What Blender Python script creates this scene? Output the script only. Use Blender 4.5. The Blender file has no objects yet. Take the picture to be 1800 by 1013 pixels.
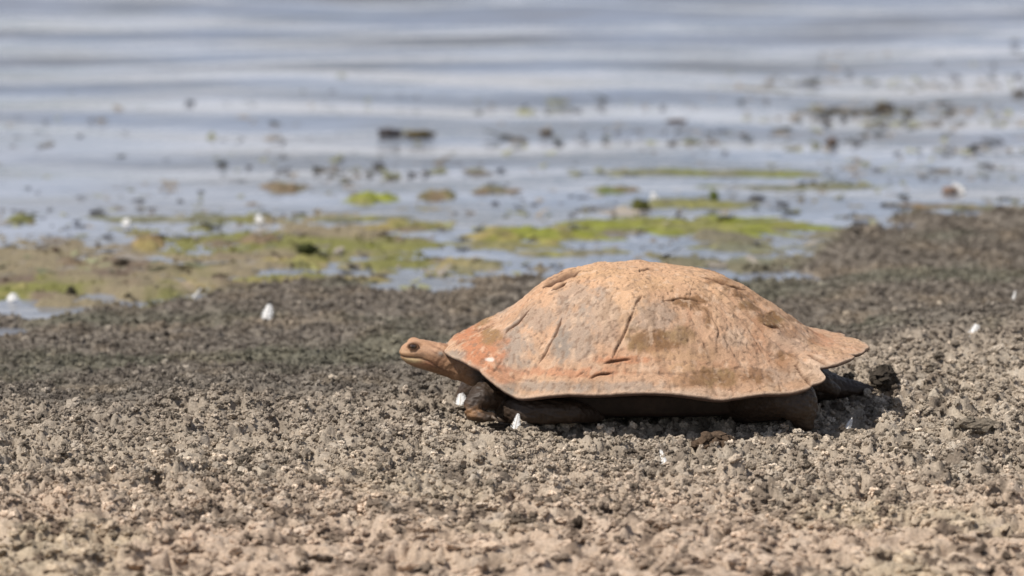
import bpy, bmesh, math, random
import numpy as np
from mathutils import Vector, Matrix

scene = bpy.context.scene
R = math.radians

# ------------------------------------------------------------------ camera
CAM = np.array([0.0, -6.0, 1.275])
LENS = 139.5
FPX = 1800 * LENS / 36.0
PITCH = R(10.206)
FWD = np.array([0, math.cos(PITCH), -math.sin(PITCH)])
UPV = np.array([0, math.sin(PITCH), math.cos(PITCH)])
cd = bpy.data.cameras.new('camera')
cam = bpy.data.objects.new('camera', cd)
scene.collection.objects.link(cam)
cam.location = CAM
cam.rotation_euler = (R(90) - PITCH, 0, 0)
cd.lens = LENS
cd.sensor_width = 36
cd.clip_start = 0.05
cd.clip_end = 3000
cd.dof.use_dof = True
cd.dof.focus_distance = 5.95
cd.dof.aperture_fstop = 3.9
scene.camera = cam

# ------------------------------------------------------------------ world and sun
SUN_FROM = Vector((-0.60, -0.27, 1.0)).normalized()
sun_el = math.asin(SUN_FROM.z)
world = bpy.data.worlds.new("World")
scene.world = world
world.use_nodes = True
wn = world.node_tree.nodes
wl = world.node_tree.links
wn.clear()
w_out = wn.new('ShaderNodeOutputWorld')
w_bg = wn.new('ShaderNodeBackground')
w_bg.inputs['Strength'].default_value = 0.078
sky = wn.new('ShaderNodeTexSky')
sky.sky_type = 'NISHITA'
sky.sun_disc = False
sky.sun_elevation = sun_el
sky.sun_rotation = math.atan2(SUN_FROM.x, SUN_FROM.y)
sky.air_density = 1.0
sky.dust_density = 0.8
sky.ozone_density = 1.0
# soft cloud layer, the same all round the sky
geo = wn.new('ShaderNodeNewGeometry')
tc = wn.new('ShaderNodeTexCoord')
sep = wn.new('ShaderNodeSeparateXYZ')
wl.new(tc.outputs['Generated'], sep.inputs[0])
ab = wn.new('ShaderNodeMath'); ab.operation = 'ABSOLUTE'
wl.new(sep.outputs['Z'], ab.inputs[0])
ad = wn.new('ShaderNodeMath'); ad.operation = 'ADD'; ad.inputs[1].default_value = 0.16
wl.new(ab.outputs[0], ad.inputs[0])
dv = wn.new('ShaderNodeVectorMath'); dv.operation = 'DIVIDE'
cmb = wn.new('ShaderNodeCombineXYZ')
for i in range(3):
    wl.new(ad.outputs[0], cmb.inputs[i])
wl.new(tc.outputs['Generated'], dv.inputs[0]); wl.new(cmb.outputs[0], dv.inputs[1])
cn = wn.new('ShaderNodeTexNoise')
cn.inputs['Scale'].default_value = 1.3; cn.inputs['Detail'].default_value = 7
cn.inputs['Roughness'].default_value = 0.58
wl.new(dv.outputs[0], cn.inputs['Vector'])
cr = wn.new('ShaderNodeValToRGB')
cr.color_ramp.elements[0].position = 0.40; cr.color_ramp.elements[0].color = (0.0, 0.0, 0.0, 1)
cr.color_ramp.elements[1].position = 0.55; cr.color_ramp.elements[1].color = (0.8, 0.8, 0.8, 1)
wl.new(cn.outputs['Fac'], cr.inputs[0])
mx = wn.new('ShaderNodeMix'); mx.data_type = 'RGBA'
ev = wn.new('ShaderNodeMapRange')
ev.inputs['From Min'].default_value = 0.12; ev.inputs['From Max'].default_value = 0.42
ev.inputs['To Min'].default_value = 1.0; ev.inputs['To Max'].default_value = 0.2
wl.new(sep.outputs['Z'], ev.inputs['Value'])
ml = wn.new('ShaderNodeMath'); ml.operation = 'MULTIPLY'
wl.new(cr.outputs[0], ml.inputs[0]); wl.new(ev.outputs[0], ml.inputs[1])
wl.new(ml.outputs[0], mx.inputs[0])
wl.new(sky.outputs[0], mx.inputs[6])
mx.inputs[7].default_value = (14.4, 14.3, 15.4, 1)
wl.new(mx.outputs[2], w_bg.inputs['Color'])
wl.new(w_bg.outputs[0], w_out.inputs[0])

sd = bpy.data.lights.new('sun', 'SUN')
sd.energy = 4.7
sd.angle = R(0.53)
sd.color = (1.0, 0.955, 0.89)
sun = bpy.data.objects.new('sun', sd)
scene.collection.objects.link(sun)
sun.rotation_euler = SUN_FROM.to_track_quat('Z', 'Y').to_euler()
sun.location = (-3, -3, 6)

scene.render.engine = 'CYCLES'
scene.view_settings.view_transform = 'Standard'
scene.view_settings.look = 'None'
scene.view_settings.exposure = 0.0
scene.view_settings.gamma = 1.0
scene.view_settings.use_curve_mapping = False

# ------------------------------------------------------------------ helpers
ROOT = scene.collection

def px2plane(px, py, z):
    """photo pixel -> point on the horizontal plane at height z"""
    d = FWD + UPV * (506.5 - py) / FPX + np.array([1, 0, 0]) * (px - 900) / FPX
    t = (z - CAM[2]) / d[2]
    return CAM + d * t

def W(px, py, Y):
    """photo pixel at a given world depth Y -> world point"""
    d = FWD + UPV * (506.5 - py) / FPX + np.array([1, 0, 0]) * (px - 900) / FPX
    t = (Y - CAM[1]) / d[1]
    return CAM + d * t

def proj(P):
    Q = P - CAM
    dep = Q @ FWD
    return 900 + FPX * Q[..., 0] / dep, 506.5 - FPX * (Q @ UPV) / dep

def z_at(X, Y, py):
    """height of the point above (X, Y) seen at row py"""
    t = (506.5 - py) / FPX
    # (Y-Cy)*Uy + (z-Cz)*Uz = t*((Y-Cy)*Fy+(z-Cz)*Fz)
    dy = Y - CAM[1]
    return CAM[2] + dy * (t * FWD[1] - UPV[1]) / (UPV[2] - t * FWD[2])

def hsh(ix, iy, seed):
    h = (ix.astype(np.int64) * 374761393 + iy.astype(np.int64) * 668265263 + seed * 982451653) & 0xffffffff
    h = ((h ^ (h >> 13)) * 1274126177) & 0xffffffff
    h = ((h ^ (h >> 16)) * 2246822519) & 0xffffffff
    h = h ^ (h >> 15)
    return (h & 0xffffff) / float(0xffffff)

def perlin(x, y, seed=0):
    x = np.asarray(x, float); y = np.asarray(y, float)
    x0 = np.floor(x); y0 = np.floor(y)
    fx = x - x0; fy = y - y0
    u = fx * fx * fx * (fx * (fx * 6 - 15) + 10)
    v = fy * fy * fy * (fy * (fy * 6 - 15) + 10)
    def g(dx, dy):
        a = hsh(x0 + dx, y0 + dy, seed) * 2 * np.pi
        return np.cos(a) * (fx - dx) + np.sin(a) * (fy - dy)
    n00, n10, n01, n11 = g(0, 0), g(1, 0), g(0, 1), g(1, 1)
    return ((n00 * (1 - u) + n10 * u) * (1 - v) + (n01 * (1 - u) + n11 * u) * v) * 1.5

def fbm(x, y, seed=0, oct=4, gain=0.5, lac=2.1):
    s = 0; a = 1; t = 0
    for i in range(oct):
        s = s + a * perlin(x, y, seed + i * 17)
        t += a; a *= gain
        x = x * lac + 11.3; y = y * lac - 7.1
    return s / t * 1.4

def worley(x, y, seed=0):
    x0 = np.floor(x); y0 = np.floor(y)
    f1 = np.full(x.shape, 9.0); rid = np.zeros(x.shape)
    for dx in (-1, 0, 1):
        for dy in (-1, 0, 1):
            cx = x0 + dx; cy = y0 + dy
            px_ = cx + 0.1 + 0.8 * hsh(cx, cy, seed)
            py_ = cy + 0.1 + 0.8 * hsh(cx, cy, seed + 5)
            d = (px_ - x) ** 2 + (py_ - y) ** 2
            m = d < f1
            f1 = np.where(m, d, f1)
            rid = np.where(m, hsh(cx, cy, seed + 9), rid)
    return np.sqrt(f1), rid

def sstep(a, b, x):
    t = np.clip((x - a) / (b - a), 0, 1)
    return t * t * (3 - 2 * t)

def mesh_np(name, V, F, smooth=True):
    me = bpy.data.meshes.new(name)
    V = np.ascontiguousarray(V, dtype=np.float32); F = np.ascontiguousarray(F, dtype=np.int32)
    n = F.shape[1]
    me.vertices.add(len(V)); me.vertices.foreach_set('co', V.ravel())
    me.loops.add(F.size); me.loops.foreach_set('vertex_index', F.ravel())
    me.polygons.add(len(F))
    me.polygons.foreach_set('loop_start', np.arange(0, F.size, n, dtype=np.int32))
    me.polygons.foreach_set('use_smooth', np.full(len(F), smooth, dtype=bool))
    me.update(calc_edges=True)
    me.validate()
    return me

def grid_faces(nr, nc, wrap=False):
    r = np.arange(nr - 1)[:, None]
    c = np.arange(nc if wrap else nc - 1)[None, :]
    c2 = (c + 1) % nc
    return np.stack([r * nc + c + 0 * r, r * nc + c2, (r + 1) * nc + c2, (r + 1) * nc + c], -1).reshape(-1, 4)

def set_col(me, col, name='col'):
    a = me.attributes.new(name, 'FLOAT_COLOR', 'POINT')
    c4 = np.ones((len(me.vertices), 4), dtype=np.float32)
    c4[:, :3] = np.clip(col, 0, 1)
    a.data.foreach_set('color', c4.ravel())

def set_f(me, val, name):
    a = me.attributes.new(name, 'FLOAT', 'POINT')
    a.data.foreach_set('value', np.ascontiguousarray(val, dtype=np.float32).ravel())

def link(name, me, mat=None, parent=None):
    o = bpy.data.objects.new(name, me)
    ROOT.objects.link(o)
    if mat is not None:
        me.materials.clear(); me.materials.append(mat)
    if parent is not None:
        o.parent = parent
        o.matrix_parent_inverse = Matrix.Identity(4)
    return o

def empty(name, loc):
    o = bpy.data.objects.new(name, None)
    ROOT.objects.link(o)
    o.location = loc
    o.empty_display_size = 0.05
    return o

def tag(o, label=None, cat=None, group=None, kind=None):
    if label: o['label'] = label
    if cat: o['category'] = cat
    if group: o['group'] = group
    if kind: o['kind'] = kind
    return o

def newmat(name):
    m = bpy.data.materials.new(name)
    m.use_nodes = True
    nt = m.node_tree
    b = nt.nodes['Principled BSDF']
    return m, nt, b

def mat_attr(name, rough=0.9, spec=0.25, bump=0.0, bscale=200, var=0.25, vscale=120, attr='col', atype='GEOMETRY', coat=0.0, detail=4):
    """colour from a mesh attribute, varied by fine noise, with fine relief"""
    m, nt, b = newmat(name)
    N = nt.nodes; L = nt.links
    at = N.new('ShaderNodeAttribute'); at.attribute_name = attr; at.attribute_type = atype
    g = N.new('ShaderNodeNewGeometry')
    nz = N.new('ShaderNodeTexNoise'); nz.inputs['Scale'].default_value = vscale
    nz.inputs['Detail'].default_value = detail; nz.inputs['Roughness'].default_value = 0.65
    L.new(g.outputs['Position'], nz.inputs['Vector'])
    mr = N.new('ShaderNodeMapRange')
    mr.inputs['From Min'].default_value = 0.3; mr.inputs['From Max'].default_value = 0.7
    mr.inputs['To Min'].default_value = 1 - var; mr.inputs['To Max'].default_value = 1 + var
    L.new(nz.outputs['Fac'], mr.inputs['Value'])
    vm = N.new('ShaderNodeVectorMath'); vm.operation = 'SCALE'
    L.new(at.outputs['Color'], vm.inputs[0]); L.new(mr.outputs[0], vm.inputs['Scale'])
    L.new(vm.outputs[0], b.inputs['Base Color'])
    b.inputs['Roughness'].default_value = rough
    b.inputs['Specular IOR Level'].default_value = spec
    if coat: b.inputs['Coat Weight'].default_value = coat; b.inputs['Coat Roughness'].default_value = 0.25
    if bump:
        n2 = N.new('ShaderNodeTexNoise'); n2.inputs['Scale'].default_value = bscale
        n2.inputs['Detail'].default_value = 4; n2.inputs['Roughness'].default_value = 0.6
        L.new(g.outputs['Position'], n2.inputs['Vector'])
        bp = N.new('ShaderNodeBump'); bp.inputs['Strength'].default_value = 1.0
        bp.inputs['Distance'].default_value = bump
        L.new(n2.outputs['Fac'], bp.inputs['Height'])
        L.new(bp.outputs[0], b.inputs['Normal'])
    return m

# ------------------------------------------------------------------ terrain functions
ZW = -0.10
crest_px = [(-500, 722), (0, 712), (350, 700), (680, 690), (900, 672), (1150, 655), (1450, 618), (1600, 595), (1800, 568), (2300, 520)]
shore_px = [(-600, 600), (0, 562), (200, 545), (400, 520), (600, 504), (800, 496), (950, 497), (1150, 503), (1290, 505),
            (1400, 492), (1460, 440), (1500, 408), (1560, 396), (1650, 388), (1800, 380), (2400, 362)]
cp = np.array([px2plane(a, b, 0.0)[:2] for a, b in crest_px])
sp = np.array([px2plane(a, b, ZW)[:2] for a, b in shore_px])

def crest_y(x):
    return np.interp(x, cp[:, 0], cp[:, 1]) + 0.08 * perlin(x * 5, x * 0 + 3.3, 40) + 0.05 * perlin(x * 17, x * 0 + 1.3, 41)

def shore_y(x):
    return np.interp(x, sp[:, 0], sp[:, 1]) + 0.10 * perlin(x * 4, x * 0 + 8.3, 42) + 0.07 * perlin(x * 13, x * 0 + 1.3, 43)

# shallow puddles left on the damp strip, as seen right of and behind the shell
puddles = [(1360, 491, 80, 12), (1490, 481, 34, 6), (1560, 400, 70, 8), (10, 590, 40, 14), (1060, 430, 130, 10), (1430, 398, 60, 6),
           (1210, 440, 120, 8), (740, 500, 90, 10), (410, 524, 90, 8), (45, 552, 70, 12), (1420, 425, 60, 6)]
pud = []
for a, b, rx, ry in puddles:
    c = px2plane(a, b, ZW); e = px2plane(a + rx, b, ZW); t = px2plane(a, b - ry, ZW)
    pud.append((c[0], c[1], abs(e[0] - c[0]), abs(t[1] - c[1])))

RBK = px2plane(1400, 445, ZW)
def terrain(x, y, fine=True):
    """height and colour of the ground"""
    yc = crest_y(x); ys = shore_y(x)
    d = y - yc
    u = d / np.maximum(ys - yc, 0.2)
    # broad shape
    z = np.where(u < 0, 0.0, 0)
    uu = np.clip(u, 0, 1)
    z = z + ZW * (0.35 * sstep(0, 0.35, uu) + 0.65 * uu) + 0.002 * (u < 1)
    off = np.maximum(y - ys, 0)
    z = z - 0.006 * sstep(0.0, 0.2, off) - 0.006 * np.clip(off - 1.2, 0, 3) - 0.035 * np.clip(off - 4, 0, 20)
    near = sstep(0.08, -0.06, d)                      # dry bank this side of the crest
    fore = sstep(-0.45, -1.0, y + 0.10 * perlin(x * 3, y * 3, 77))   # smoother trodden front
    flat = sstep(-0.05, 0.15, y - ys)                  # mud flat beyond the shore line
    strip = (1 - near) * (1 - flat)
    m1 = fbm(x * 3.2, y * 3.2, 3, 4)
    z = z + 0.012 * m1 * (1 - flat)
    crust = 0
    if fine:
        wx = x + 0.006 * perlin(x * 60, y * 60, 5); wy = y + 0.006 * perlin(x * 60 + 9, y * 60, 6)
        f, rid = worley(wx * 62, wy * 62, 11)          # 16 mm crumbs
        c1 = np.sqrt(np.clip(1 - (f / 0.72) ** 2, 0, 1)) * (0.35 + 0.9 * rid)
        f, rid = worley(wx * 27 + 3, wy * 24, 12)      # 38 mm clods
        c2 = np.sqrt(np.clip(1 - (f / 0.75) ** 2, 0, 1)) * (rid ** 1.6) * 1.3
        f, rid3 = worley(wx * 11 + 3, wy * 8.5, 13)    # trodden lumps of the foreground
        c3 = np.sqrt(np.clip(1 - (f / 0.8) ** 2, 0, 1)) * (0.25 + rid3)
        fine_n = fbm(x * 130, y * 130, 21, 2)
        rid_n = 1 - np.abs(fbm(x * 18, y * 26, 31, 3))  # ridges
        holes = sstep(0.28, 0.62, fbm(x * 21 + 4, y * 17, 33, 3))
        led = sstep(-0.06, 0.05, fbm(x * 7, y * 10, 35, 4, 0.6)) + sstep(0.22, 0.30, fbm(x * 11 + 9, y * 14, 36, 4, 0.6))
        z = z + near * (1 - fore) * (0.009 * c1 + 0.014 * c2 + 0.004 * c3 + 0.007 * led + 0.0035 * fine_n - 0.026 * holes)
        h2 = sstep(0.14, 0.36, fbm(x * 10 + 4, y * 19, 38, 4, 0.62))
        z = z + near * fore * (0.003 * c1 + 0.004 * c2 * rid3 + 0.013 * c3 + 0.0025 * fine_n + 0.006 * (rid_n - 0.8) + 0.005 * led - 0.026 * h2)
        holes = holes * (1 - fore) + h2 * fore
        z = z + strip * (0.004 * c1 + 0.006 * c2 + 0.003 * fine_n - 0.006 * holes)
        z = z + flat * sstep(9, 3, y) * (0.0025 * c1 + 0.003 * c2)
        crust = holes
    # mud flat: low stretched banks that break the surface
    fl = fbm(x * 2.1 + 5, y * 3.3, 51, 5, 0.55)
    fl2 = fbm(x * 8 + 5, y * 15, 57, 4)
    left = sstep(0.3, -0.6, x) * sstep(1.25, 0.5, off + 0.3 * fl) * sstep(0.10, 0.30, off + 0.15 * fl2)
    bank = 0.012 * fl + 0.009 * fl2 - 0.0055 + 0.0165 * left + 0.004 * fbm(x * 4, y * 22, 59, 3) - 0.007 * sstep(1.0, 3.5, off) - 0.02 * sstep(3.5, 6.0, off)
    z = z + flat * bank
    rb = np.exp(-((x - RBK[0]) / 0.30) ** 2 - ((y - RBK[1]) / 0.55) ** 2)
    z = z + flat * rb * (0.007 + 0.014 * fl2 + 0.006 * fl)
    for (a, b, rx, ry) in pud:
        e = ((x - a) / rx) ** 2 + ((y - b) / ry) ** 2 + 0.5 * fl2
        k = sstep(1.5, 0.5, e)
        z = z * (1 - k) + (ZW - 0.012) * k
    # far shore of the lake
    z = z + 6.0 * sstep(170, 330, y)
    # a flattened seat below the turtle
    e = ((x - 0.22) / 0.37) ** 2 + ((y - 0.0) / 0.25) ** 2
    k = sstep(1.3, 0.6, e)
    z = z - k * 0.012 - 0.017 * near
    # ---- colour
    n1 = fbm(x * 7, y * 5, 61, 4); n2 = fbm(x * 30, y * 24, 63, 3); n3 = fbm(x * 2.3, y * 2.3, 67, 3)
    def C(r, g, b): return np.array([r, g, b])
    def mix(a, b, t): return a * (1 - t[..., None]) + b * t[..., None]
    one = np.ones(x.shape + (3,))
    dry = one * C(0.365, 0.302, 0.232)
    dry = mix(dry, one * C(0.20, 0.160, 0.122), sstep(0.05, 0.55, n1 * 0.7 + n2 * 0.6))
    dry = mix(dry, one * C(0.50, 0.43, 0.345), sstep(0.1, 0.6, -n2 * 0.8 + 0.3 * n1) * 0.7)
    front = one * C(0.47, 0.357, 0.265)
    front = mix(front, one * C(0.43, 0.345, 0.245), sstep(0.0, 0.5, n3))
    front = mix(front, one * C(0.17, 0.125, 0.092), sstep(0.05, 0.45, n2 * 0.8 + 0.3 * n1))
    front = mix(front, one * C(0.47, 0.375, 0.29), sstep(0.1, 0.6, -n2) * 0.6)
    col = mix(dry, front, sstep(-0.30, -0.85, y + 0.15 * n1))
    near_c = sstep(0.0, -0.42, d + 0.10 * n1) * 0.75 + 0.25
    col = mix(one * C(0.27, 0.225, 0.178) * (1 + 0.25 * n2[..., None]), col, near_c)
    damp = one * C(0.19, 0.163, 0.132)
    damp = mix(damp, one * C(0.11, 0.092, 0.075), sstep(-0.1, 0.5, n2))
    damp = mix(damp, one * C(0.215, 0.175, 0.13), sstep(0.0, 0.5, -n1) * 0.8)
    damp = mix(damp, one * C(0.12, 0.12, 0.085), sstep(0.0, 0.5, n3) * 0.6)
    col = mix(damp, col, near)
    mudf = one * C(0.235, 0.195, 0.125)
    mudf = mix(mudf, one * C(0.18, 0.175, 0.06), sstep(-0.15, 0.35, n3 + 0.6 * n1))
    mudf = mix(mudf, one * C(0.16, 0.12, 0.09), sstep(0.1, 0.6, -n1))
    mudf = mix(mudf, one * C(0.19, 0.175, 0.135), sstep(0.9, 2.0, off))
    rbk = np.exp(-((x - RBK[0]) / 0.45) ** 2 - ((y - RBK[1]) / 0.8) ** 2)
    mudf = mix(mudf, one * C(0.16, 0.145, 0.10), rbk)
    col = mix(col, mudf, flat)
    return z, col, near, strip, flat, fore

def nonuni(a, b, step, lo, hi, grow=1.12):
    core = list(np.arange(a, b, step))
    s = step; v = core[-1]
    while v < hi:
        s *= grow; v += s; core.append(v)
    s = step; v = core[0]; pre = []
    while v > lo:
        s *= grow; v -= s; pre.append(v)
    return np.array(pre[::-1] + core)

# ------------------------------------------------------------------ ground
xs = nonuni(-1.05, 1.05, 0.0031, -420, 420, 1.055)
ya = list(np.arange(-1.45, 1.25, 0.0048))
s = 0.0048; v = ya[-1]
while v < 6.0:
    s = min(s * 1.03, 0.03); v += s; ya.append(v)
while v < 700:
    s *= 1.08; v += s; ya.append(v)
pre = []; s = 0.0048; v = ya[0]
while v > -420:
    s *= 1.1; v -= s; pre.append(v)
ysg = np.array(pre[::-1] + ya)
GX, GY = np.meshgrid(xs, ysg)
gx = GX.ravel(); gy = GY.ravel()
gz, gc, gn, gs, gf, gfo = terrain(gx, gy)
gfar = (np.abs(gx) > 8) | (gy < -4)
me = mesh_np('ground', np.stack([gx, gy, gz], -1), grid_faces(len(ysg), len(xs)))
set_col(me, gc)
print('ground quads', len(me.polygons))
m_ground = mat_attr('crumbled_mud', rough=0.95, spec=0.12, bump=0.0016, bscale=420, var=0.33, vscale=300)
tag(link('ground', me, m_ground), kind='structure')

# ------------------------------------------------------------------ water
xw = nonuni(-2.6, 2.6, 0.04, -420, 420, 1.10)
yw = nonuni(0.6, 17.0, 0.03, 0.2, 700, 1.07)
WX, WY = np.meshgrid(xw, yw)
wx = WX.ravel(); wy = WY.ravel()
amp = (0.32 + 0.75 * sstep(4.5, 8.0, wy)) * sstep(2.0, 4.3, wy) * (1 - 0.8 * sstep(30, 80, wy))
wob = 0.35 * fbm(wx * 0.55, wy * 0.4, 91, 2)
def wave(lam, dirx, seed, sharp=1.0):
    ph = (wy + dirx * wx + wob * 0.9) / lam * 2 * np.pi + 2.5 * perlin(wx * 0.5, wy * 0.35, seed)
    env = 0.45 + 0.9 * np.clip(fbm(wx * 0.9, wy * 0.8, seed + 3, 2) + 0.35, 0, 1.3)
    return np.sin(ph) * env * lam
hw = 0.024 * wave(0.66, 0.10, 1) + 0.018 * wave(0.37, -0.07, 2) + 0.005 * wave(0.22, 0.18, 3) + 0.002 * wave(0.15, -0.2, 4)
small = 0.0008 * fbm(wx * 5, wy * 9, 95, 3)
dxs = np.abs(wx) < 30
wz = ZW + np.where(dxs, amp * hw + small * sstep(1.5, 4, wy), 0)
me = mesh_np('water', np.stack([wx, wy, wz], -1), grid_faces(len(yw), len(xw)))
m_water, nt, b = newmat('lake_water')
N = nt.nodes; L = nt.links
g = N.new('ShaderNodeNewGeometry')
mp = N.new('ShaderNodeMapping'); mp.inputs['Scale'].default_value = (1.1, 2.6, 1)
L.new(g.outputs['Position'], mp.inputs['Vector'])
nz = N.new('ShaderNodeTexNoise'); nz.inputs['Scale'].default_value = 1.3; nz.inputs['Detail'].default_value = 5
L.new(mp.outputs[0], nz.inputs['Vector'])
rp = N.new('ShaderNodeValToRGB')
rp.color_ramp.elements[0].position = 0.38; rp.color_ramp.elements[0].color = (0.165, 0.165, 0.17, 1)
rp.color_ramp.elements[1].position = 0.62; rp.color_ramp.elements[1].color = (0.23, 0.255, 0.31, 1)
L.new(nz.outputs['Fac'], rp.inputs[0]); L.new(rp.outputs[0], b.inputs['Base Color'])
b.inputs['Roughness'].default_value = 0.06
b.inputs['IOR'].default_value = 1.333
b.inputs['Specular IOR Level'].default_value = 0.5
n2 = N.new('ShaderNodeTexNoise'); n2.inputs['Scale'].default_value = 9; n2.inputs['Detail'].default_value = 3
mp2 = N.new('ShaderNodeMapping'); mp2.inputs['Scale'].default_value = (1.0, 2.0, 1)
L.new(g.outputs['Position'], mp2.inputs['Vector']); L.new(mp2.outputs[0], n2.inputs['Vector'])
bp = N.new('ShaderNodeBump'); bp.inputs['Strength'].default_value = 1.0; bp.inputs['Distance'].default_value = 0.0022
L.new(n2.outputs['Fac'], bp.inputs['Height']); L.new(bp.outputs[0], b.inputs['Normal'])
tag(link('water', me, m_water), kind='structure')

# ------------------------------------------------------------------ crumbs scattered as stuff
from mathutils import noise as mnoise
def clod_mesh(name, sub, seed, rough=0.5, flat=0.75, freq=2.0):
    bm = bmesh.new()
    bmesh.ops.create_icosphere(bm, subdivisions=sub, radius=1.0)
    off = Vector((seed * 7.3, seed * 3.1, seed * 1.7))
    for v in bm.verts:
        n = v.co.normalized()
        k = 1 + rough * mnoise.noise(n * freq + off) + rough * 0.7 * mnoise.noise(n * freq * 2.6 + off) + rough * 0.35 * mnoise.noise(n * freq * 6 + off)
        v.co = n * k
        v.co.z *= flat
    me = bpy.data.meshes.new(name)
    bm.to_mesh(me); bm.free()
    me.polygons.foreach_set('use_smooth', np.ones(len(me.polygons), dtype=bool))
    return me

def tuft_mesh(name, seed, n=9):
    """a small ragged tuft: short curved blades and crumbs"""
    rnd = random.Random(seed)
    vs = []; fs = []
    for i in range(n):
        a = rnd.uniform(0, 6.28); lean = rnd.uniform(0.1, 0.9); h = rnd.uniform(0.7, 1.7); w = rnd.uniform(0.09, 0.2)
        dx, dy = math.cos(a), math.sin(a)
        bx, by = rnd.uniform(-.5, .5), rnd.uniform(-.5, .5)
        k = len(vs)
        for t in (0, 0.5, 1):
            cx = bx + dx * lean * t * t * h; cy = by + dy * lean * t * t * h; cz = h * t * (1 - 0.25 * lean * t) - 0.2
            ww = w * (1 - 0.8 * t)
            for q in range(3):
                aa = a + q * 2.094
                vs.append((cx + math.cos(aa) * ww, cy + math.sin(aa) * ww, cz))
        for r in range(2):
            for q in range(3):
                q2 = (q + 1) % 3
                fs.append((k + r * 3 + q, k + r * 3 + q2, k + r * 3 + 3 + q2, k + r * 3 + 3 + q))
        fs.append((k + 6, k + 7, k + 8))
    me = bpy.data.meshes.new(name); me.from_pydata(vs, [], fs); me.update()
    return me

def cluster_mesh(name, seed, n=9, spread=0.8):
    """a soil aggregate: many small angular crumbs stuck together"""
    rnd = random.Random(seed)
    bm = bmesh.new()
    for i in range(n):
        k = rnd.uniform(0.22, 0.62) if i else 0.7
        c_ = Vector((rnd.gauss(0, 1), rnd.gauss(0, 1), rnd.gauss(0, 0.7))).normalized() * (spread * rnd.uniform(0.5, 1.15) if i else 0)
        r_ = bmesh.ops.create_icosphere(bm, subdivisions=2 if k > 0.5 else 1, radius=1.0)
        of = Vector((seed * 3.7 + i * 5.1, i * 2.3, seed * 1.1))
        sx, sy, sz = rnd.uniform(.6, 1.3), rnd.uniform(.6, 1.3), rnd.uniform(.5, 1.1)
        for v in r_['verts']:
            nn = v.co.copy()
            q = 1 + 0.75 * mnoise.noise(nn * 1.7 + of) + 0.45 * mnoise.noise(nn * 4 + of)
            v.co = Vector((nn.x * sx, nn.y * sy, nn.z * sz)) * (q * k) + c_
    me = bpy.data.meshes.new(name)
    bm.to_mesh(me); bm.free()
    return me

m_crumb = mat_attr('crumb_soil', rough=0.95, spec=0.10, bump=0.0012, bscale=500, var=0.25, vscale=350, attr='tint', atype='INSTANCER')

def scatter(name, pts, cols, scl, variants, label, cat, mat):
    coll = bpy.data.collections.new(name + '_shapes')      # shapes are used by the node tree only
    for i, vm in enumerate(variants):
        vm.materials.clear(); vm.materials.append(mat)
        coll.objects.link(bpy.data.objects.new('%s_shape' % name, vm))
    n = len(pts)
    me = bpy.data.meshes.new(name)
    me.vertices.add(n); me.vertices.foreach_set('co', np.asarray(pts, dtype=np.float32).ravel())
    rng = np.random.default_rng(n)
    set_col(me, cols, 'tint')
    a = me.attributes.new('scl', 'FLOAT_VECTOR', 'POINT')
    a.data.foreach_set('vector', np.asarray(scl, dtype=np.float32).ravel())
    a = me.attributes.new('rot', 'FLOAT_VECTOR', 'POINT')
    rot = np.stack([rng.uniform(-.5, .5, n), rng.uniform(-.5, .5, n), rng.normal(0, 0.45, n) + np.pi * rng.integers(0, 2, n)], -1)
    a.data.foreach_set('vector', rot.astype(np.float32).ravel())
    a = me.attributes.new('idx', 'INT', 'POINT')
    a.data.foreach_set('value', rng.integers(0, len(variants), n).astype(np.int32))
    o = link(name, me)
    ng = bpy.data.node_groups.new(name + '_nodes', 'GeometryNodeTree')
    ng.interface.new_socket('Geometry', in_out='INPUT', socket_type='NodeSocketGeometry')
    ng.interface.new_socket('Geometry', in_out='OUTPUT', socket_type='NodeSocketGeometry')
    gi = ng.nodes.new('NodeGroupInput'); go = ng.nodes.new('NodeGroupOutput')
    ip = ng.nodes.new('GeometryNodeInstanceOnPoints')
    ci = ng.nodes.new('GeometryNodeCollectionInfo')
    ci.inputs['Collection'].default_value = coll
    ci.inputs['Separate Children'].default_value = True
    ci.inputs['Reset Children'].default_value = True
    def na(nm, ty):
        q = ng.nodes.new('GeometryNodeInputNamedAttribute'); q.data_type = ty; q.inputs['Name'].default_value = nm
        return q.outputs['Attribute']
    lk = ng.links.new
    lk(gi.outputs[0], ip.inputs['Points']); lk(ci.outputs[0], ip.inputs['Instance'])
    ip.inputs['Pick Instance'].default_value = True
    lk(na('idx', 'INT'), ip.inputs['Instance Index'])
    lk(na('rot', 'FLOAT_VECTOR'), ip.inputs['Rotation'])
    lk(na('scl', 'FLOAT_VECTOR'), ip.inputs['Scale'])
    lk(ip.outputs[0], go.inputs[0])
    md = o.modifiers.new('scatter', 'NODES'); md.node_group = ng
    me.materials.append(mat)
    tag(o, label, cat, kind='stuff')
    return o

rng = np.random.default_rng(5)
def vary(c, lo, hi, n):
    k = rng.uniform(lo, hi, n)[:, None]
    return c * k

crumb_vars = [cluster_mesh('crumb', i, 10 + i) for i in range(8)]
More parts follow.
